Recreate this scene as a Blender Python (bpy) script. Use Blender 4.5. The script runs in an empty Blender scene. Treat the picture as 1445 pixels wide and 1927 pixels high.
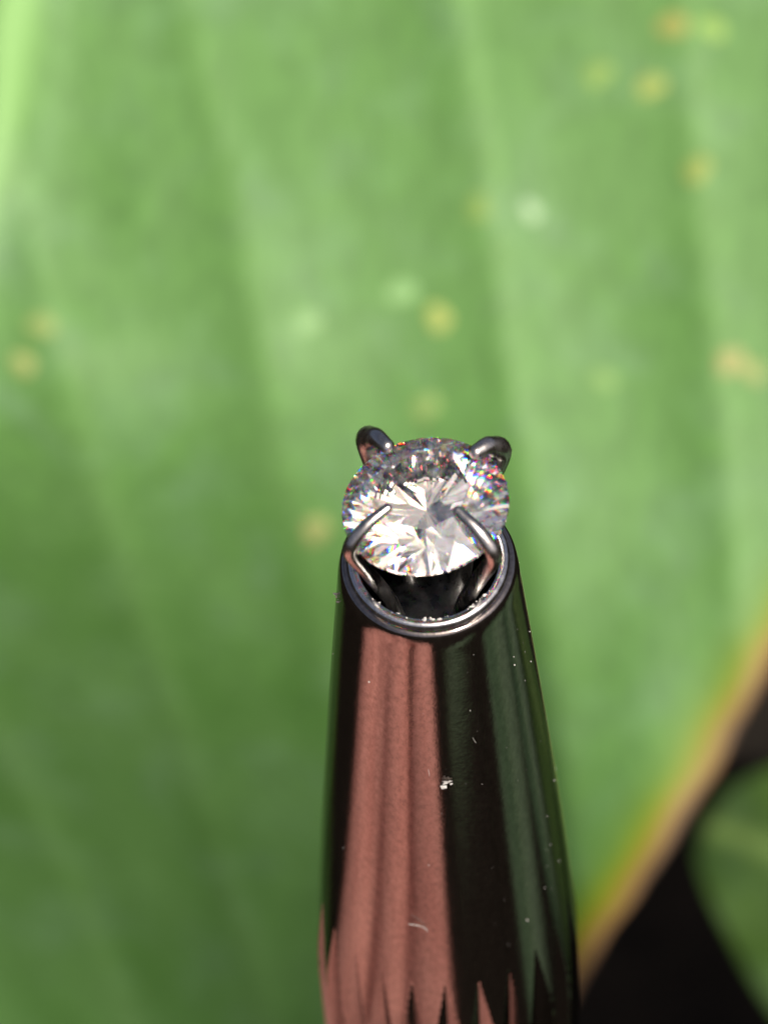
import bpy, bmesh, math, random
from mathutils import Vector, Matrix, Euler, noise
R = math.radians
MM = 0.001
scene = bpy.context.scene
col = scene.collection
random.seed(7)

# ------------------------------------------------------------------ camera
ELEV, DIST, ROLL = R(57.0), 130.0 * MM, R(-3.0)
GEM_Z = 4.0 * MM
back = Vector((0, -math.cos(ELEV), math.sin(ELEV)))
right0 = Vector((1, 0, 0)); up0 = back.cross(right0)
right = right0 * math.cos(ROLL) + up0 * math.sin(ROLL)
up = up0 * math.cos(ROLL) - right0 * math.sin(ROLL)
cam = bpy.data.cameras.new('camera')
cam_o = bpy.data.objects.new('camera', cam); col.objects.link(cam_o)
cm = Matrix((right, up, back)).transposed().to_4x4()
cm.translation = Vector((0, 0, GEM_Z)) + back * DIST
cam_o.matrix_world = cm
cam.sensor_fit = 'HORIZONTAL'; cam.sensor_width = 36.0
cam.lens = 36.0 * 49.0 * 130.0 / 1445.0
cam.shift_x = -77.5 / 1445.0
cam.shift_y = -13.5 / 1445.0
cam.clip_start = 0.005; cam.clip_end = 500.0
cam.dof.use_dof = True
cam.dof.focus_distance = DIST + 6.0 * MM
cam.dof.aperture_fstop = cam.lens / 1.75
scene.camera = cam_o

# ------------------------------------------------------------------ world and sun
SUN = Vector((0.33, -0.42, 0.85)).normalized()
w = bpy.data.worlds.new('World'); scene.world = w; w.use_nodes = True
nt = w.node_tree
sky = nt.nodes.new('ShaderNodeTexSky'); sky.sky_type = 'NISHITA'; sky.sun_disc = False
sky.sun_elevation = math.asin(SUN.z)
sky.sun_rotation = math.atan2(SUN.x, SUN.y)
sky.dust_density = 7.0; sky.air_density = 0.45; sky.ozone_density = 0.3
bg = nt.nodes['Background']; bg.inputs['Strength'].default_value = 0.11
nt.links.new(sky.outputs[0], bg.inputs[0])
sl = bpy.data.lights.new('sun', 'SUN'); sl.energy = 4.9; sl.angle = R(0.53); sl.color = (1.0, 0.955, 0.88)
so = bpy.data.objects.new('sun', sl); col.objects.link(so)
so.rotation_euler = SUN.to_track_quat('Z', 'Y').to_euler()
so.location = SUN * 2.0

scene.view_settings.view_transform = 'Standard'
scene.view_settings.look = 'None'
scene.view_settings.exposure = 0.18
scene.view_settings.gamma = 1.0
scene.view_settings.use_curve_mapping = False
cy = scene.cycles
cy.max_bounces = 24; cy.transmission_bounces = 20; cy.glossy_bounces = 10; cy.diffuse_bounces = 4
cy.caustics_reflective = True; cy.caustics_refractive = True
cy.blur_glossy = 0.0
cy.sample_clamp_indirect = 30.0
cy.use_denoising = True

# ------------------------------------------------------------------ helpers
def tag(o, label=None, cat=None, group=None, kind=None):
    if label: o['label'] = label
    if cat: o['category'] = cat
    if group: o['group'] = group
    if kind: o['kind'] = kind
    return o

def link(name, me, mat=None, parent=None, smooth=True):
    o = bpy.data.objects.new(name, me); col.objects.link(o)
    if mat: me.materials.append(mat)
    if smooth:
        for p in me.polygons: p.use_smooth = True
    if parent: o.parent = parent
    return o

def empty(name, loc=(0, 0, 0)):
    o = bpy.data.objects.new(name, None); o.empty_display_size = 0.005
    o.location = loc; col.objects.link(o); return o

def mesh(name, verts, faces, scale=MM):
    me = bpy.data.meshes.new(name)
    me.from_pydata([(x * scale, y * scale, z * scale) for x, y, z in verts], [], faces)
    me.validate(); me.update()
    return me

def fix_normals(me):
    bm = bmesh.new(); bm.from_mesh(me)
    bmesh.ops.recalc_face_normals(bm, faces=bm.faces); bm.to_mesh(me); bm.free()

def sharp(me, ang):
    bm = bmesh.new(); bm.from_mesh(me)
    for e in bm.edges:
        if len(e.link_faces) == 2 and e.calc_face_angle(0) > ang: e.smooth = False
    bm.to_mesh(me); bm.free()

def catmull(pts, n):
    P = [Vector(p) for p in pts]; P = [2 * P[0] - P[1]] + P + [2 * P[-1] - P[-2]]
    out = []
    for i in range(1, len(P) - 2):
        a, b, c, d = P[i - 1], P[i], P[i + 1], P[i + 2]
        for k in range(n):
            t = k / n
            out.append(0.5 * ((2 * b) + (c - a) * t + (2 * a - 5 * b + 4 * c - d) * t * t + (3 * b - a - 3 * c + d) * t ** 3))
    out.append(P[-2]); return out

def tube(pts, rad, seg=14, round_end=True):
    """verts, faces of a tube along pts; rad a number or a list"""
    pts = [Vector(p) for p in pts]
    n = len(pts)
    rr = list(rad) if hasattr(rad, '__len__') else [rad] * n
    if round_end:
        d = (pts[-1] - pts[-2]).normalized(); r = rr[-1]; base = pts[-1]
        for k in range(1, 6):
            a = k / 6 * math.pi / 2
            pts.append(base + d * (r * math.sin(a) * 0.9)); rr.append(r * math.cos(a))
        n = len(pts)
    t0 = (pts[1] - pts[0]).normalized()
    nx = t0.orthogonal().normalized()
    verts, faces = [], []
    for i in range(n):
        t = (pts[min(i + 1, n - 1)] - pts[max(i - 1, 0)]).normalized()
        nx = (nx - t * nx.dot(t)).normalized(); ny = t.cross(nx)
        for k in range(seg):
            a = 2 * math.pi * k / seg
            verts.append(tuple(pts[i] + (nx * math.cos(a) + ny * math.sin(a)) * rr[i]))
    for i in range(n - 1):
        for k in range(seg):
            a, b = i * seg + k, i * seg + (k + 1) % seg
            faces.append((a, b, b + seg, a + seg))
    faces.append(tuple(range(seg))[::-1]); faces.append(tuple((n - 1) * seg + k for k in range(seg)))
    return verts, faces

def new_mat(name):
    m = bpy.data.materials.new(name); m.use_nodes = True
    return m, m.node_tree, m.node_tree.nodes['Principled BSDF']

def N(nt, t, **kw):
    n = nt.nodes.new(t)
    for k, v in kw.items():
        if k in n.inputs: n.inputs[k].default_value = v
        else: setattr(n, k, v)
    return n

def mapped(nt, scale=(1, 1, 1), rot=(0, 0, 0)):
    tc = N(nt, 'ShaderNodeTexCoord'); mp = N(nt, 'ShaderNodeMapping')
    mp.inputs['Scale'].default_value = scale; mp.inputs['Rotation'].default_value = rot
    nt.links.new(tc.outputs['Object'], mp.inputs['Vector']); return mp.outputs[0]

def ramp(nt, stops, interp='LINEAR'):
    r = N(nt, 'ShaderNodeValToRGB'); r.color_ramp.interpolation = interp
    el = r.color_ramp.elements
    while len(el) < len(stops): el.new(0.5)
    for e, (p, c) in zip(el, stops):
        e.position = p; e.color = c if len(c) == 4 else (*c, 1)
    return r

def mixrgb(nt, fac, a, b, blend='MIX'):
    m = N(nt, 'ShaderNodeMix', data_type='RGBA', blend_type=blend)
    for sock, v in ((m.inputs[0], fac), (m.inputs[6], a), (m.inputs[7], b)):
        if hasattr(v, 'links'): nt.links.new(v, sock)
        elif isinstance(v, (int, float)): sock.default_value = v
        else: sock.default_value = (*v, 1)
    return m.outputs[2]

# ------------------------------------------------------------------ materials
def metal_mat(name, base, rough, bump=0.15):
    m, t, p = new_mat(name)
    p.inputs['Metallic'].default_value = 1.0
    p.inputs['Base Color'].default_value = (*base, 1)
    p.inputs['Specular Tint'].default_value = (0.55, 0.55, 0.55, 1)
    v = mapped(t, (1, 1, 0.12))
    n1 = N(t, 'ShaderNodeTexNoise', Scale=2600.0, Detail=3.0)
    t.links.new(v, n1.inputs['Vector'])
    mr = N(t, 'ShaderNodeMapRange'); mr.inputs['From Min'].default_value = 0.3; mr.inputs['From Max'].default_value = 0.75
    mr.inputs['To Min'].default_value = rough * 0.6; mr.inputs['To Max'].default_value = rough * 1.6
    t.links.new(n1.outputs[0], mr.inputs[0]); t.links.new(mr.outputs[0], p.inputs['Roughness'])
    # film of fine dust and rubbing marks
    n4 = N(t, 'ShaderNodeTexNoise', Scale=4200.0, Detail=6.0, Roughness=0.8); t.links.new(mapped(t, (1, 1, 0.55), (0.0, 0.7, 0.4)), n4.inputs['Vector'])
    r4 = ramp(t, [(0.36, tuple(c * 0.72 for c in base)), (0.52, base), (0.70, tuple(c * 1.28 for c in base))]); t.links.new(n4.outputs[0], r4.inputs[0])
    t.links.new(r4.outputs[0], p.inputs['Base Color'])
    v2 = mapped(t, (1, 1, 1))
    n2 = N(t, 'ShaderNodeTexNoise', Scale=5200.0, Detail=4.0, Roughness=0.7)
    t.links.new(v2, n2.inputs['Vector'])
    b = N(t, 'ShaderNodeBump'); b.inputs['Strength'].default_value = bump; b.inputs['Distance'].default_value = 0.000006
    t.links.new(n2.outputs[0], b.inputs['Height']); t.links.new(b.outputs[0], p.inputs['Normal'])
    return m
M_BARREL = metal_mat('black_chrome', (0.31, 0.275, 0.255), 0.085, 1.0)
M_RIM = metal_mat('polished_rim', (0.68, 0.67, 0.66), 0.2, 0.5)
M_CUP = metal_mat('dark_bore', (0.035, 0.035, 0.035), 0.35, 0.3)
M_PRONG = metal_mat('prong_steel', (0.52, 0.49, 0.46), 0.26, 0.3)

def gem_mat(name, parts, film):
    """clear stone; parts = (colour, refractive index) of the light it passes"""
    m = bpy.data.materials.new(name); m.use_nodes = True
    t = m.node_tree; t.nodes.clear()
    out = N(t, 'ShaderNodeOutputMaterial')
    prev = None
    for c, ior in parts:
        g = N(t, 'ShaderNodeBsdfGlass', IOR=ior, Roughness=0.0); g.inputs['Color'].default_value = (*c, 1)
        if prev is None: prev = g.outputs[0]
        else:
            a = N(t, 'ShaderNodeAddShader'); t.links.new(prev, a.inputs[0]); t.links.new(g.outputs[0], a.inputs[1]); prev = a.outputs[0]
    # a little dust and skin oil on the facets
    d = N(t, 'ShaderNodeBsdfDiffuse'); d.inputs['Color'].default_value = (0.64, 0.63, 0.63, 1)
    v = mapped(t)
    n1 = N(t, 'ShaderNodeTexNoise', Scale=1500.0, Detail=5.0, Roughness=0.75); t.links.new(v, n1.inputs['Vector'])
    rp = ramp(t, [(0.45, (0, 0, 0)), (0.75, (film, film, film))]); t.links.new(n1.outputs[0], rp.inputs[0])
    mx = N(t, 'ShaderNodeMixShader'); t.links.new(rp.outputs[0], mx.inputs[0])
    t.links.new(prev, mx.inputs[1]); t.links.new(d.outputs[0], mx.inputs[2])
    t.links.new(mx.outputs[0], out.inputs[0]); return m
M_GEM = gem_mat('clear_gem', [((1.0, 0.985, 0.955), 2.42)], 0.004)
M_GEM_TABLE = gem_mat('clear_gem_dusty', [((1.0, 0.985, 0.955), 2.42)], 0.22)
M_GEM_FIRE = gem_mat('clear_gem_fire', [((1, 0, 0), 2.375), ((0, 0.985, 0), 2.42), ((0, 0, 0.955), 2.485)], 0.34)

def leaf_mat(name, dark, light, margin=True, gloss=0.6):
    m, t, p = new_mat(name)
    v = mapped(t)
    vs = mapped(t, (1.0, 0.4, 1.0))
    n1 = N(t, 'ShaderNodeTexNoise', Scale=70.0, Detail=4.0, Roughness=0.55); t.links.new(vs, n1.inputs['Vector'])
    r1 = ramp(t, [(0.32, dark), (0.72, light)]); t.links.new(n1.outputs[0], r1.inputs[0])
    # waxy bloom patches
    n2 = N(t, 'ShaderNodeTexNoise', Scale=95.0, Detail=3.0, Roughness=0.6, Distortion=0.4); t.links.new(v, n2.inputs['Vector'])
    r2 = ramp(t, [(0.50, (0, 0, 0)), (0.78, (0.62, 0.62, 0.62))]); t.links.new(n2.outputs[0], r2.inputs[0])
    c = mixrgb(t, r2.outputs[0], r1.outputs[0], tuple(a * 0.75 + b for a, b in zip(light, (0.055, 0.075, 0.075))))
    # fine stipple
    n3 = N(t, 'ShaderNodeTexNoise', Scale=620.0, Detail=2.0); t.links.new(vs, n3.inputs['Vector'])
    r3 = ramp(t, [(0.35, (0.86, 0.86, 0.86)), (0.65, (1.12, 1.12, 1.12))]); t.links.new(n3.outputs[0], r3.inputs[0])
    c = mixrgb(t, 1.0, c, r3.outputs[0], 'MULTIPLY')
    at = N(t, 'ShaderNodeAttribute', attribute_name='vein')
    c = mixrgb(t, at.outputs['Fac'], c, tuple(a * 1.5 + b for a, b in zip(light, (0.05, 0.05, 0.03))))
    if margin:
        ae = N(t, 'ShaderNodeAttribute', attribute_name='edge')
        ne = N(t, 'ShaderNodeTexNoise', Scale=90.0, Detail=3.0); t.links.new(v, ne.inputs['Vector'])
        ad = N(t, 'ShaderNodeMath', operation='MULTIPLY_ADD'); t.links.new(ne.outputs[0], ad.inputs[0]); ad.inputs[1].default_value = -2.0
        ae2 = N(t, 'ShaderNodeMath', operation='ADD'); t.links.new(ae.outputs['Fac'], ae2.inputs[0]); ae2.inputs[1].default_value = 1.0
        t.links.new(ae2.outputs[0], ad.inputs[2])
        mr = N(t, 'ShaderNodeMapRange'); mr.inputs['From Max'].default_value = 8.5; t.links.new(ad.outputs[0], mr.inputs[0])
        cr = ramp(t, [(0.0, (0.06, 0.035, 0.02)), (0.09, (0.17, 0.095, 0.035)), (0.20, (0.22, 0.145, 0.022)), (0.36, (0.165, 0.185, 0.006)), (0.50, (0.13, 0.20, 0.010)), (0.60, (0.105, 0.195, 0.020)), (1.0, (0.10, 0.20, 0.03))])
        fr = ramp(t, [(0.0, (1, 1, 1)), (0.50, (1, 1, 1)), (1.0, (0, 0, 0))])
        t.links.new(mr.outputs[0], cr.inputs[0]); t.links.new(mr.outputs[0], fr.inputs[0])
        c = mixrgb(t, fr.outputs[0], c, cr.outputs[0])
    t.links.new(c, p.inputs['Base Color'])
    p.inputs['Roughness'].default_value = gloss
    p.inputs['Specular IOR Level'].default_value = 0.4
    bn = N(t, 'ShaderNodeBump'); bn.inputs['Strength'].default_value = 0.25; bn.inputs['Distance'].default_value = 0.0006
    t.links.new(n3.outputs[0], bn.inputs['Height']); t.links.new(bn.outputs[0], p.inputs['Normal'])
    tr = N(t, 'ShaderNodeBsdfTranslucent'); t.links.new(c, tr.inputs[0])
    mx = N(t, 'ShaderNodeMixShader'); mx.inputs[0].default_value = 0.18
    out = t.nodes['Material Output']
    t.links.new(p.outputs[0], mx.inputs[1]); t.links.new(tr.outputs[0], mx.inputs[2]); t.links.new(mx.outputs[0], out.inputs[0])
    return m
M_LEAF = leaf_mat('leaf_green', (0.076, 0.184, 0.036), (0.108, 0.228, 0.062))
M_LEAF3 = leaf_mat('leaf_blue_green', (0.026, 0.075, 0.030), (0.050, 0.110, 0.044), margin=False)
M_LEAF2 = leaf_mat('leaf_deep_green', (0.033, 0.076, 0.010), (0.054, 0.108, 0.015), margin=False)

def plain(name, c, rough=0.6, spec=0.4, nscale=0, c2=None):
    m, t, p = new_mat(name)
    p.inputs['Base Color'].default_value = (*c, 1); p.inputs['Roughness'].default_value = rough
    p.inputs['Specular IOR Level'].default_value = spec
    if nscale:
        v = mapped(t); n = N(t, 'ShaderNodeTexNoise', Scale=nscale, Detail=5.0); t.links.new(v, n.inputs['Vector'])
        r = ramp(t, [(0.3, c), (0.7, c2)]); t.links.new(n.outputs[0], r.inputs[0]); t.links.new(r.outputs[0], p.inputs['Base Color'])
    return m
M_SOIL = plain('damp_soil', (0.006, 0.005, 0.004), 0.95, 0.1, 60.0, (0.014, 0.011, 0.008))
M_DUST = plain('dust', (0.50, 0.48, 0.45), 0.8)
M_STALK = plain('leaf_stalk', (0.10, 0.20, 0.05), 0.5, 0.4, 120.0, (0.14, 0.24, 0.07))

# ------------------------------------------------------------------ ground
g = mesh('ground', [(-60, -60, 0), (60, -60, 0), (60, 60, 0), (-60, 60, 0)], [(0, 1, 2, 3)], 1.0)
ground = link('ground', g, M_SOIL, smooth=False); ground.location = (0, 0, -0.62); tag(ground, kind='structure')

# ------------------------------------------------------------------ the large leaf behind
def sstep(a, b, x):
    t = max(0.0, min(1.0, (x - a) / (b - a))); return t * t * (3 - 2 * t)

def interp(tab, v):
    if v <= tab[0][0]: return tab[0][1]
    for (a, x), (b, y) in zip(tab, tab[1:]):
        if v <= b:
            return x + (y - x) * (v - a) / (b - a)
    return tab[-1][1]

EDGE_R = [(p.x, p.y) for p in catmull([(-118, -111, 0), (-114, -80, 0), (-104, -42, 0), (-84, -8, 0), (-58, 14, 0), (-44, 25, 0), (-35, 32, 0), (-25, 38.8, 0), (10, 62, 0), (60, 84, 0), (110, 90, 0), (160, 72, 0), (190, 30, 0), (200, -38, 0)], 8)]
MID = [(-118, -112), (-60, -98), (0, -72), (40, -53), (53, -48.5), (67, -46), (130, -40), (200, -39)]
def edge_left(v): return 2 * interp(MID, v) - interp(EDGE_R, v)
VEINS = [-190, -160, -132, -104, -76, -50, -24.2, 9.8, 36.4, 62, 88, 116]
def leaf_surface(u, v):
    """height and vein strength of the large leaf, millimetres"""
    k = 0.16 - (max(-40, min(80, u)) + 22) * 0.0027
    ww = u + (v - 60) * k * 0.9 + 1.2 * noise.noise(Vector((u * 0.02, v * 0.03, 3.3)))
    m = interp(MID, v)
    h = 0.0; vein = 0.0
    bounds = VEINS
    for a, b in zip(bounds, bounds[1:]):
        if a <= ww < b:
            t = (ww - a) / (b - a)
            h += 2.3 * (abs(2 * t - 1) ** 2.4) * (b - a) / 30 * (1 - 0.75 * sstep(25, -35, v) * sstep(25, -10, u))
            dd = min(ww - a, b - ww)
            vein = max(vein, 0.3 * math.exp(-(dd / 1.1) ** 2))
    dm = abs(u - m)
    h += 3.5 * math.exp(-(dm / 4.0) ** 2)
    vein = max(vein, 1.0 * math.exp(-(dm / 3.6) ** 4))
    # the blade rolls down to its lower left
    d = max(0.0, 28 - u); d = 85 * math.tanh(d / 85)
    h -= 2.9 * (math.sqrt(d * d + 26 * 26) - 26) * sstep(24, -66, v)
    h += 1.3 * noise.noise(Vector((u * 0.035, v * 0.022, 0.7)))
    h += 0.5 * noise.noise(Vector((u * 0.09, v * 0.05, 4.7)))
    return h, vein

leaf = empty('broad_leaf')
UL = Vector((0.99855787, 0, 0.05368591)); VL = Vector((-0.01888568, 0.93608233, 0.35127369)); NL = Vector((-0.05025443, -0.351781, 0.93473238))
lm = Matrix((UL, VL, NL)).transposed().to_4x4(); lm.translation = Vector((0, 150, -225)) * MM
leaf.matrix_world = lm
tag(leaf, 'broad bright green leaf with a yellow and brown edge, out of focus behind the tool', 'leaf')
NV, NU = 190, 170
vv, ff, ed, ve = [], [], [], []
for j in range(NV + 1):
    v = -117.5 + (199 + 117.5) * j / NV
    xl, xr = edge_left(v), interp(EDGE_R, v) + 1.1 * noise.noise(Vector((v * 0.11, 1.3, 0))) + 0.5 * noise.noise(Vector((v * 0.35, 7.3, 0)))
    for i in range(NU + 1):
        s = i / NU
        s = 0.5 - 0.5 * math.cos(math.pi * s) if False else s
        u = xl + (xr - xl) * s
        h, vn = leaf_surface(u, v)
        # margin distance, measured square to the slanting edge
        sl_ = (interp(EDGE_R, v + 2) - interp(EDGE_R, v - 2)) / 4
        dist = min(xr - u, u - xl) / math.sqrt(1 + sl_ * sl_)
        h -= 0.03 * max(0, 6 - dist) ** 2 * 0.6
        vv.append((u, v, h)); ed.append(dist); ve.append(vn)
for j in range(NV):
    for i in range(NU):
        a = j * (NU + 1) + i
        ff.append((a, a + 1, a + NU + 2, a + NU + 1))
me = mesh('blade', vv, ff)
me.attributes.new('edge', 'FLOAT', 'POINT').data.foreach_set('value', ed)
me.attributes.new('vein', 'FLOAT', 'POINT').data.foreach_set('value', ve)
blade = link('blade', me, M_LEAF, leaf)
sm = blade.modifiers.new('thickness', 'SOLIDIFY'); sm.thickness = 0.5 * MM; sm.offset = -1
# stalk from the leaf base down to the soil
pts = catmull([(-38, 196, -1), (-38, 235, -18), (-30, 262, -90), (-20, 150, -330)], 8)
v_, f_ = tube(pts, [4.2] * len(pts), 12)
me = mesh('stalk', v_, f_); link('stalk', me, M_STALK, leaf)

def spot(u, v, r, c, hgt=0.25, name='blemish', rough=0.7, spec=0.3):
    verts, faces = [], []
    ph = random.random() * 6
    rings = 4; seg = 18
    for k in range(rings + 1):
        q = k / rings
        for s in range(seg):
            a = 2 * math.pi * s / seg
            rr = r * q * (1 + 0.16 * math.sin(2 * a + ph) + 0.08 * math.sin(3 * a + 2 * ph))
            x, y = u + rr * math.cos(a), v + rr * math.sin(a)
            verts.append((x, y, leaf_surface(x, y)[0] + hgt * (1 - q ** 2) + 0.06 - (0.3 if k == rings else 0)))
    for k in range(rings):
        for s in range(seg):
            a, b = k * seg + s, k * seg + (s + 1) % seg
            faces.append((a, b, b + seg, a + seg))
    key = 'blemish_%.2f_%.2f_%.2f' % c
    mt = bpy.data.materials.get(key) or plain(key, c, rough, spec)
    return link(name, mesh(name, verts, faces), mt, leaf)
for u, v, r, c in ((34.3, 55.8, 2.2, (0.42, 0.25, 0.07)), (31.1, 48.5, 2.1, (0.40, 0.36, 0.09)), (3.2, 21.7, 2.0, (0.50, 0.44, 0.12)),
                   (-14.0, -0.9, 1.9, (0.40, 0.28, 0.13)), (-47.4, 20.4, 1.7, (0.46, 0.36, 0.15)), (-44.9, 24.8, 2.0, (0.34, 0.33, 0.13)),
                   (37.6, 13.2, 2.1, (0.46, 0.28, 0.16)), (40.2, 11.8, 1.8, (0.38, 0.28, 0.14)), (35.7, 37.2, 2.0, (0.36, 0.31, 0.08)),
                   (39.2, 55.0, 2.0, (0.28, 0.38, 0.09)), (24.8, 50.8, 2.1, (0.22, 0.28, 0.07)), (0.8, 11.3, 2.0, (0.22, 0.25, 0.09)), (22.4, 12.7, 1.8, (0.20, 0.30, 0.12)),
                   (9.0, 34.6, 2.0, (0.22, 0.27, 0.07)), (-12.6, 22.4, 2.0, (0.28, 0.42, 0.24)), (-1.1, 25.4, 2.2, (0.24, 0.40, 0.20)), (15.4, 34.0, 1.6, (0.48, 0.60, 0.46))):
    spot(u, v, r * 0.9, tuple(a * 0.38 + b for a, b in zip(c, (0.075, 0.145, 0.035))))

# ------------------------------------------------------------------ other leaves of the bed
def make_leaf(name, tip, base, normal, width, mat, label, sag=0.12, seed=0, group=None):
    tip, base, nrm = Vector(tip), Vector(base), Vector(normal).normalized()
    L = (tip - base).length; vd = (tip - base).normalized()
    ud = vd.cross(nrm).normalized(); nrm = ud.cross(vd)
    root = empty(name); mtx = Matrix((ud, vd, nrm)).transposed().to_4x4(); mtx.translation = base * MM; root.matrix_world = mtx
    tag(root, label, 'leaf', group)
    nv, nu = 60, 40
    verts, faces, vn, ed = [], [], [], []
    for j in range(nv + 1):
        t = j / nv
        hw = width / 2 * (math.sin(math.pi * min(1, t ** 0.8 * 0.96 + 0.03)) ** 0.75) + 0.2
        for i in range(nu + 1):
            s = i / nu * 2 - 1
            u = s * hw; v = t * L
            h = 0.18 * abs(u) + 1.6 * abs(math.sin((v * 0.8 - abs(u) * 0.5) * 0.16 + seed)) - sag * L * (t - 0.35) ** 2
            h += 3 * noise.noise(Vector((u * 0.02, v * 0.02, seed * 1.7)))
            verts.append((u, v, h)); vn.append(math.exp(-(u / 2.4) ** 2)); ed.append(99.0)
    for j in range(nv):
        for i in range(nu):
            a = j * (nu + 1) + i; faces.append((a, a + 1, a + nu + 2, a + nu + 1))
    me = mesh('blade', verts, faces)
    me.attributes.new('vein', 'FLOAT', 'POINT').data.foreach_set('value', vn)
    me.attributes.new('edge', 'FLOAT', 'POINT').data.foreach_set('value', ed)
    b = link('blade', me, mat, root)
    md = b.modifiers.new('thickness', 'SOLIDIFY'); md.thickness = 0.5 * MM; md.offset = -1
    inv = mtx.to_3x3().transposed()
    foot = Vector((base.x + 10, base.y + 15, -618))
    p = [Vector((0, 6, -1.0)), inv @ (-vd * 22 + Vector((0, 0, -8))), inv @ ((foot - base) * 0.5 - vd * 14), inv @ (foot - base)]
    v_, f_ = tube(catmull(p, 8), 3.2, 10); link('stalk', mesh('stalk', v_, f_), M_STALK, root)
    return root

make_leaf('lower_leaf', (49, 240, -482), (231, 126, -450), (-0.1, -0.35, 0.93), 124, M_LEAF2, 'green leaf blurred in the lower right corner beyond the dark gap', seed=1)
make_leaf('lower_leaf', (150, -40, -330), (420, -90, -380), (-0.2, 0.0, 0.98), 170, M_LEAF3, 'dark green leaf low to the right, mirrored beside the black middle of the barrel', seed=2)
make_leaf('lower_leaf', (60, -290, -350), (330, -330, -400), (-0.2, 0.1, 0.98), 60, M_LEAF3, 'slender dark leaf mirrored as a thin green line in the barrel', seed=5)
make_leaf('lower_leaf', (190, 70, -350), (440, 40, -380), (-0.3, -0.1, 0.95), 130, M_LEAF3, 'dark green leaf low to the right, mirrored along the right side of the barrel', seed=3)
make_leaf('lower_leaf', (150, 200, -400), (380, 60, -380), (0.2, -0.2, 0.95), 190, M_LEAF2, 'added unseen leaf beyond the frame, shading the dark gap at lower right', seed=4)  # extra leaf added out of view to keep sun off the soil gap

# ------------------------------------------------------------------ the prong holder
tool = empty('prong_holder', (0, 0, -0.14))
tag(tool, 'black polished tapered metal holder with four prongs and a fluted grip', 'gem holder')
TZ = 140.0   # the empty stands at the foot of the tool; part meshes are written from the rim

def lathe(prof, seg):
    verts, faces = [], []
    for r, z in prof:
        for k in range(seg):
            a = 2 * math.pi * k / seg
            verts.append((r * math.cos(a), r * math.sin(a), z + TZ))
    for i in range(len(prof) - 1):
        for k in range(seg):
            a, b = i * seg + k, i * seg + (k + 1) % seg
            faces.append((a, b, b + seg, a + seg))
    return verts, faces

def cone_r(z):
    """outer radius of the holder below the rim"""
    d = -z
    return 3.52 + 0.0935 * d - 0.00034 * d * d if d < 32 else 3.52 + 0.0935 * 32 - 0.00034 * 1024 + 0.2 * (1 - math.exp(-(d - 32) * 0.3))

prof = [(3.23, -0.03), (3.32, -0.035), (3.40, -0.07), (3.465, -0.15), (3.515, -0.30), (cone_r(-0.85), -0.78)] + [(cone_r(-1.1 - 23.1 * i / 40), -1.1 - 23.1 * i / 40) for i in range(41)]
v_, f_ = lathe(prof[::-1], 160)
me = mesh('barrel', v_, f_); sharp(me, R(30)); link('barrel', me, M_BARREL, tool)

# rounded lip
lip = [(2.76, -0.40), (2.775, 0.04)]
for i in range(15):
    a = math.pi - i / 14 * math.pi * 0.92
    lip.append((2.985 + 0.205 * math.cos(a), 0.09 + 0.15 * math.sin(a)))
lip += [(3.22, 0.04), (3.25, -0.06)]
v_, f_ = lathe(lip[::-1], 160)
me = mesh('rim', v_, f_); sharp(me, R(38)); link('rim', me, M_RIM, tool)
# bore
v_, f_ = lathe([(0.01, -9.0), (2.3, -9.0), (2.6, -8.6), (2.70, -1.55), (2.765, -0.38)], 96)
me = mesh('bore', v_, f_); sharp(me, R(35)); bore = link('bore', me, M_CUP, tool)
# plunger the prongs grow from
v_, f_ = lathe([(0.01, -2.9), (1.75, -2.9), (1.88, -2.95), (1.95, -3.1), (2.0, -8.9)][::-1], 48)
link('plunger', mesh('plunger', v_, f_), M_CUP, tool)

# fluted grip: V grooves that run out into points on the taper
NF, SUB = 24, 20
seg = NF * SUB
verts, faces, zs = [], [], []
z = -24.2
while z > -38: zs.append(z); z -= 0.16
while z > -118: zs.append(z); z -= 2.0
zs.append(-118)
for z in zs:
    Rz = cone_r(z)
    for k in range(seg):
        a = 2 * math.pi * (k + 7) / seg
        ph = ((k % SUB) / SUB - 0.5) * 2       # -1..1 inside a flute
        wdt = abs(ph) * math.pi * 5.9 / NF      # arc distance from the groove bottom
        r = min(Rz, 5.775 + 0.004 * (-z - 24) + 0.62 * wdt)
        verts.append((r * math.cos(a), r * math.sin(a), z + TZ))
n = len(zs)
for i in range(n - 1):
    for k in range(seg):
        a, b = i * seg + k, i * seg + (k + 1) % seg
        faces.append((a + seg, b + seg, b, a))
me = mesh('grip', verts, faces); sharp(me, R(14)); link('grip', me, M_BARREL, tool)
v_, f_ = lathe([(5.9, -117.9), (6.5, -118.3), (6.5, -128), (6.2, -129.5), (6.2, -139), (5.6, -140), (0.01, -140)][::-1], 96)
me = mesh('end_cap', v_, f_); sharp(me, R(30)); link('end_cap', me, M_BARREL, tool)

# prongs
def prong(az, gr, tip_r, tip_z, rad=0.37, top=4.78):
    a = R(az); d = Vector((math.sin(a), -math.cos(a), 0))
    P = []
    for r, z in ((1.20, -6.2), (1.45, -3.6), (1.85, -1.4), (2.27, 0.1), (2.85, 1.9), (gr + 0.02, 3.55), (gr + 0.08, top - 0.48), (gr - 0.25, top), ((gr + tip_r) / 2, (top + tip_z) / 2 + 0.1), (tip_r, tip_z)):
        P.append(d * r + Vector((0, 0, z + TZ)))
    pts = catmull(P, 6)
    rr = [rad * (1.10 if i < len(pts) * 0.68 else 1.10 - 0.42 * (i / len(pts) - 0.68) / 0.32) for i in range(len(pts))]
    v_, f_ = tube(pts, rr, 16)
    return link('prong', mesh('prong', v_, f_), M_PRONG, tool)
GEM_R = 3.25
prong(-57, GEM_R + 0.16, 1.70, 5.34, 0.27, 4.70)
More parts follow.
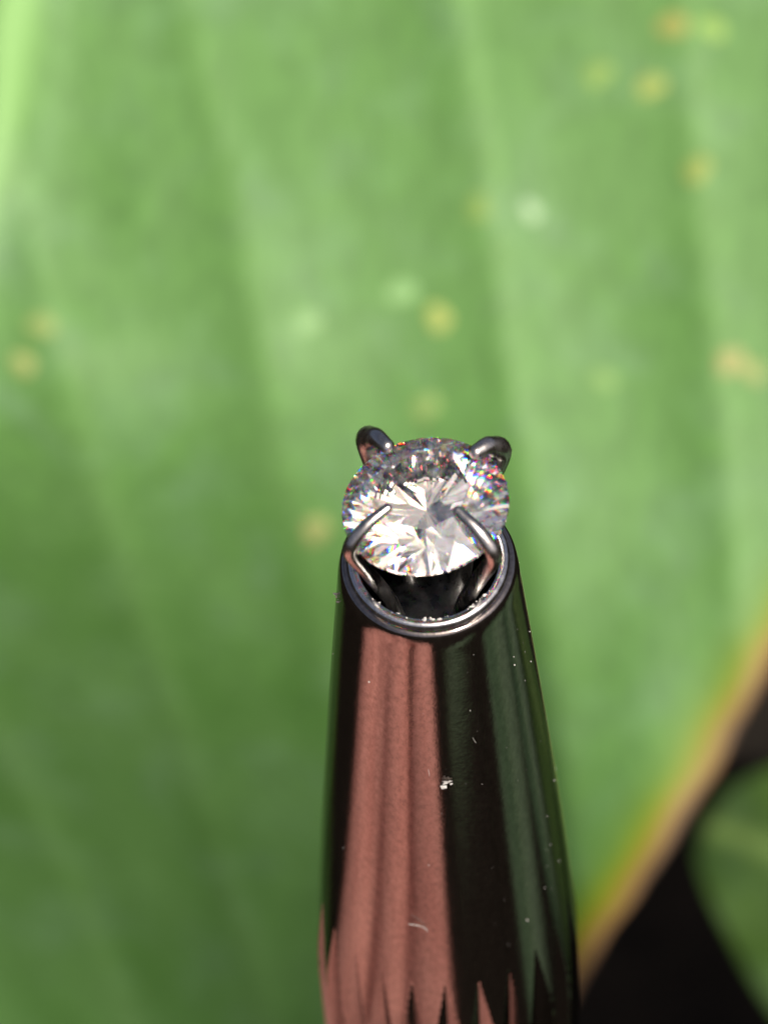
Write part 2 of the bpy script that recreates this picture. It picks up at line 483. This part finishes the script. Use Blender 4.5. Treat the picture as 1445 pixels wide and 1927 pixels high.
prong(45, GEM_R + 0.16, 1.72, 5.32, 0.30, 4.70)
prong(128, GEM_R + 0.44, 2.6, 5.08, 0.42, 4.62)
prong(-146, GEM_R + 0.42, 2.4, 5.20, 0.42, 4.66)

# ------------------------------------------------------------------ the brilliant
def brilliant(r, z0, rot):
    V = []; F = []
    def ring(n, rad, z, off):
        base = len(V)
        for k in range(n):
            a = 2 * math.pi * (k + off) / n + rot
            V.append((rad * math.cos(a), rad * math.sin(a), z))
        return base
    ch = 0.142 * 2 * r; pd = 0.43 * 2 * r; gh = 0.02 * 2 * r
    gt = ring(32, r, 0, 0)              # upper girdle
    gb = ring(32, r, -gh, 0)            # lower girdle
    tb = ring(8, 0.57 * r, ch, 0.5)     # table corners
    rs = r * 0.80
    st = ring(8, rs, ch * 0.52, 0)      # star/kite points
    F.append(tuple(tb + k for k in range(8)))
    for k in range(8):
        t0, t1 = tb + k, tb + (k + 1) % 8
        # star point k sits at angle k, table corner k at k+0.5
        s0, s1 = st + k, st + (k + 1) % 8
        F.append((t0, s1, t1))                                   # star
        g_ = gt + (4 * k + 2) % 32                               # girdle point at table corner angle
        F.append((t0, s0, g_, s1))                               # kite (bezel)
        gm0, gmid = gt + 4 * k, gt + (4 * k + 1) % 32
        F.append((s0, gm0, gmid)); F.append((s0, gmid, g_))
        gm1, gm2 = gt + (4 * k + 3) % 32, gt + (4 * k + 4) % 32
        F.append((s1, g_, gm1)); F.append((s1, gm1, gm2))
    for k in range(32):
        a, b = k, (k + 1) % 32
        F.append((gt + a, gb + a, gb + b, gt + b))
    pr = 0.24 * r
    pz = -gh - pd * (1 - 0.24) - 0.0
    lw = ring(8, pr, pz, 0)
    V.append((0, 0, -gh - pd)); cu = len(V) - 1
    for k in range(8):
        l0, l1 = lw + k, lw + (k + 1) % 8
        g_ = gb + (4 * k + 2) % 32
        F.append((cu, l1, g_, l0))
        F.append((l0, gb + (4 * k + 1) % 32, gb + 4 * k)); F.append((l0, g_, gb + (4 * k + 1) % 32))
        F.append((l1, gb + (4 * k + 3) % 32, g_)); F.append((l1, gb + (4 * k + 4) % 32, gb + (4 * k + 3) % 32))
    me = mesh('gemstone', V, F); fix_normals(me)
    return me
gem = link('gemstone', brilliant(GEM_R, 0, R(24.0)), M_GEM, smooth=False)
gem.location = (0, 0, GEM_Z); gem.rotation_euler = (R(-3.5), R(-5.5), 0)
gem.data.materials.append(M_GEM_FIRE); gem.data.materials.append(M_GEM_TABLE)
for p in gem.data.polygons:   # the sloping crown facets split the light into colours
    if 0.15 < p.normal.z < 0.97: p.material_index = 1
    elif p.normal.z >= 0.97: p.material_index = 2
tag(gem, 'round faceted clear gemstone gripped in the four prongs, sparkling', 'gemstone')

# ------------------------------------------------------------------ dust, flake and lint on the tool
def surf(az, z, off=0.0):
    a = R(az); r = cone_r(z) + off; return Vector((math.sin(a) * r, -math.cos(a) * r, z))
bm = bmesh.new()
for i in range(50):
    az = random.gauss(45, 38) if random.random() < 0.75 else random.uniform(-90, 90)
    z = -random.uniform(1.2, 25.0); s = random.choice((0.008, 0.010, 0.014, 0.018, 0.026)) * random.uniform(0.8, 1.3)
    p = surf(az, z, s * 0.3)
    bmesh.ops.create_icosphere(bm, subdivisions=1, radius=s * MM, matrix=Matrix.Translation((p + Vector((0, 0, TZ))) * MM) @ Matrix.Diagonal((random.uniform(.6, 1.4), random.uniform(.6, 1.4), random.uniform(.6, 1.6), 1)))
for i in range(60):   # grit lying on the lip
    az = random.gauss(4, 24) if i % 3 else random.gauss(45, 8); a = R(az); r = random.uniform(2.76, 2.92)
    s = random.choice((0.015, 0.02, 0.03, 0.05, 0.10))
    p = Vector((math.sin(a) * r, -math.cos(a) * r, -0.02 + (r - 2.66) * 0.9 + TZ))
    bmesh.ops.create_icosphere(bm, subdivisions=1, radius=s * MM, matrix=Matrix.Translation(p * MM) @ Euler((random.random() * 3, random.random() * 3, 0)).to_matrix().to_4x4() @ Matrix.Diagonal((1.6, 0.8, random.uniform(.3, .8), 1)))
for i in range(3):   # short fibres
    az = random.uniform(-70, 75); z = -random.uniform(2, 26); L = random.uniform(0.2, 0.7); t = random.uniform(-1.2, 1.2)
    q = [surf(az + math.degrees(math.sin(t) * L * k / 4 / cone_r(z)), z + math.cos(t) * L * k / 4 + 0.05 * math.sin(k + i), 0.012) + Vector((0, 0, TZ)) for k in range(5)]
    v_, f_ = tube(q, 0.006, 5)
    bv = [bm.verts.new(Vector(p) * MM) for p in v_]
    for f in f_:
        if len(set(f)) == len(f): bm.faces.new([bv[k] for k in f])
me = bpy.data.meshes.new('dust_specks'); bm.to_mesh(me); bm.free()
ds = link('dust_specks', me, M_DUST, tool, smooth=False); tag(ds, kind='stuff')

def flake(name, az, z, size, n, label, seed):
    rnd = random.Random(seed); c = surf(az, z, 0.02)
    bm = bmesh.new()
    a = R(az); t1 = Vector((math.cos(a), math.sin(a), 0)); t2 = Vector((0, 0, 1)); nr = Vector((math.sin(a), -math.cos(a), 0))
    for i in range(n):
        p = t1 * rnd.gauss(0, size * 0.45) + t2 * rnd.gauss(0, size * 0.35) + nr * rnd.uniform(0, size * 0.2)
        q = size * rnd.uniform(0.2, 0.55)
        vs_ = [bm.verts.new((p + Vector((rnd.uniform(-q, q), rnd.uniform(-q, q) * 0.3, rnd.uniform(-q, q) * 0.8))) * MM) for _ in range(7)]
        bmesh.ops.convex_hull(bm, input=vs_)
    me = bpy.data.meshes.new(name); bm.to_mesh(me); bm.free()
    o = link(name, me, M_DUST, smooth=False); o.location = c * MM; tag(o, label, 'dust flake'); return o
flake('dust_flake', 3, -10.2, 0.36, 9, 'pale crumb of dust stuck to the middle of the black barrel', 4)
flake('dust_flake', -84, -1.8, 0.3, 5, 'tiny chip of grit on the left edge of the barrel below the rim', 9)
# lint
p0 = surf(-12, -22.0, 0.05)
pts = catmull([p0 + Vector((-0.55, 0, 0.55)), p0 + Vector((-0.2, -0.03, 0.45)), p0 + Vector((0.12, -0.03, 0.15)), p0 + Vector((0.3, 0, -0.4))], 6)
v_, f_ = tube(pts, 0.013, 6)
lint = link('lint_fibre', mesh('lint_fibre', v_, f_), M_DUST); tag(lint, 'short curled white lint fibre on the lower barrel', 'lint')

# ------------------------------------------------------------------ the hand below the frame, mirrored in the barrel
def skin_mat():
    m, t, p = new_mat('skin')
    v = mapped(t)
    n = N(t, 'ShaderNodeTexNoise', Scale=190.0, Detail=8.0, Roughness=0.8); t.links.new(v, n.inputs['Vector'])
    r = ramp(t, [(0.36, (0.46, 0.170, 0.140)), (0.64, (0.74, 0.36, 0.30))]); t.links.new(n.outputs[0], r.inputs[0])
    t.links.new(r.outputs[0], p.inputs['Base Color']); p.inputs['Roughness'].default_value = 0.5
    n2 = N(t, 'ShaderNodeTexNoise', Scale=700.0, Detail=5.0, Roughness=0.7); t.links.new(v, n2.inputs['Vector'])
    b = N(t, 'ShaderNodeBump'); b.inputs['Strength'].default_value = 0.8; b.inputs['Distance'].default_value = 0.0012
    t.links.new(n2.outputs[0], b.inputs['Height']); t.links.new(b.outputs[0], p.inputs['Normal'])
    return m
M_SKIN = skin_mat()
FING = {
    'middle': [(-4.5, -15, -60, 7.2), (-9.5, -36, -53, 8.6), (-10.5, -62, -56, 9.8), (-44, -98, -84, 11.5)],
    'index': [(-13.5, -11, -63, 7.2), (-27, -29, -56, 8.6), (-35, -56, -60, 9.8), (-66, -84, -80, 11.5)],
    'ring': [(-6, -26, -84, 7.0), (-10, -46, -78, 8.0), (-14, -76, -82, 9.0), (-30, -112, -98, 11.0)],
    'little': [(-6, -42, -106, 6.0), (-7, -58, -102, 7.0), (-9, -84, -102, 8.0), (-18, -122, -112, 10.0)],
    'thumb': [(-15.5, 1, -68, 8.0), (-40, -10, -60, 9.8), (-62, -36, -68, 12.0), (-98, -80, -100, 15.0)],
}
WRIST = Vector((-104, -168, -138))
HV, HF = [], []
def blob(p, r, us=16, vs=10):
    o = len(HV); p = Vector(p)
    HV.append(tuple(p + Vector((0, 0, r))))
    for j in range(1, vs):
        t = math.pi * j / vs
        for i in range(us):
            a = 2 * math.pi * i / us
            HV.append((p.x + r * math.sin(t) * math.cos(a), p.y + r * math.sin(t) * math.sin(a), p.z + r * math.cos(t)))
    HV.append(tuple(p - Vector((0, 0, r)))); last = len(HV) - 1
    for i in range(us):
        HF.append((o, o + 1 + i, o + 1 + (i + 1) % us))
        HF.append((last, last - us + (i + 1) % us, last - us + i))
        for j in range(vs - 2):
            a, b = o + 1 + j * us + i, o + 1 + j * us + (i + 1) % us
            HF.append((a, a + us, b + us, b))
def limb(a, ra, b, rb, n=None):
    a, b = Vector(a), Vector(b); n = n or max(3, int((b - a).length / 2.2))
    for i in range(n + 1):
        t = i / n; blob(a.lerp(b, t), ra + (rb - ra) * t)
for f, J in FING.items():
    for a, b in zip(J, J[1:]): limb(a[:3], a[3], b[:3], b[3] * 0.97)
    limb(J[-1][:3], J[-1][3], WRIST, 20 if f != 'thumb' else 19, 14)
for a, b in (('index', 'middle'), ('middle', 'ring'), ('ring', 'little')):
    A, B = Vector(FING[a][-1][:3]), Vector(FING[b][-1][:3])
    for t in (0.0, 0.15, 0.3, 0.5, 0.7):
        limb(A.lerp(WRIST, t), 11 + 5 * t, B.lerp(WRIST, t), 11 + 5 * t, 4)
A, B = Vector(FING['index'][-1][:3]), Vector(FING['thumb'][-2][:3])
limb(A.lerp(WRIST, 0.12), 11, Vector(FING['thumb'][-1][:3]), 14, 8)
limb(A.lerp(WRIST, 0.3), 13, Vector(FING['thumb'][-1][:3]).lerp(B, 0.3), 12, 8)
limb((-36, -30, -64), 8.5, (-46, -54, -70), 11, 8)
limb((-28, -14, -64), 7.5, (-40, -34, -62), 10, 8)
limb((-33, -20, -61), 8.5, (-50, -46, -64), 11.5, 10)
limb((-46, -24, -64), 9, (-54, -64, -74), 12, 8)
limb(WRIST, 22, WRIST + Vector((-90, -110, -60)), 29, 24)
me = mesh('hand', HV, HF)
hand = link('hand', me, M_SKIN)
rm = hand.modifiers.new('remesh', 'REMESH'); rm.mode = 'VOXEL'; rm.voxel_size = 1.3 * MM; rm.use_smooth_shade = True
s_ = hand.modifiers.new('smooth', 'SMOOTH'); s_.factor = 0.5; s_.iterations = 8
tag(hand, 'bare hand holding the grip of the tool, seen mirrored pink in the barrel', 'hand')
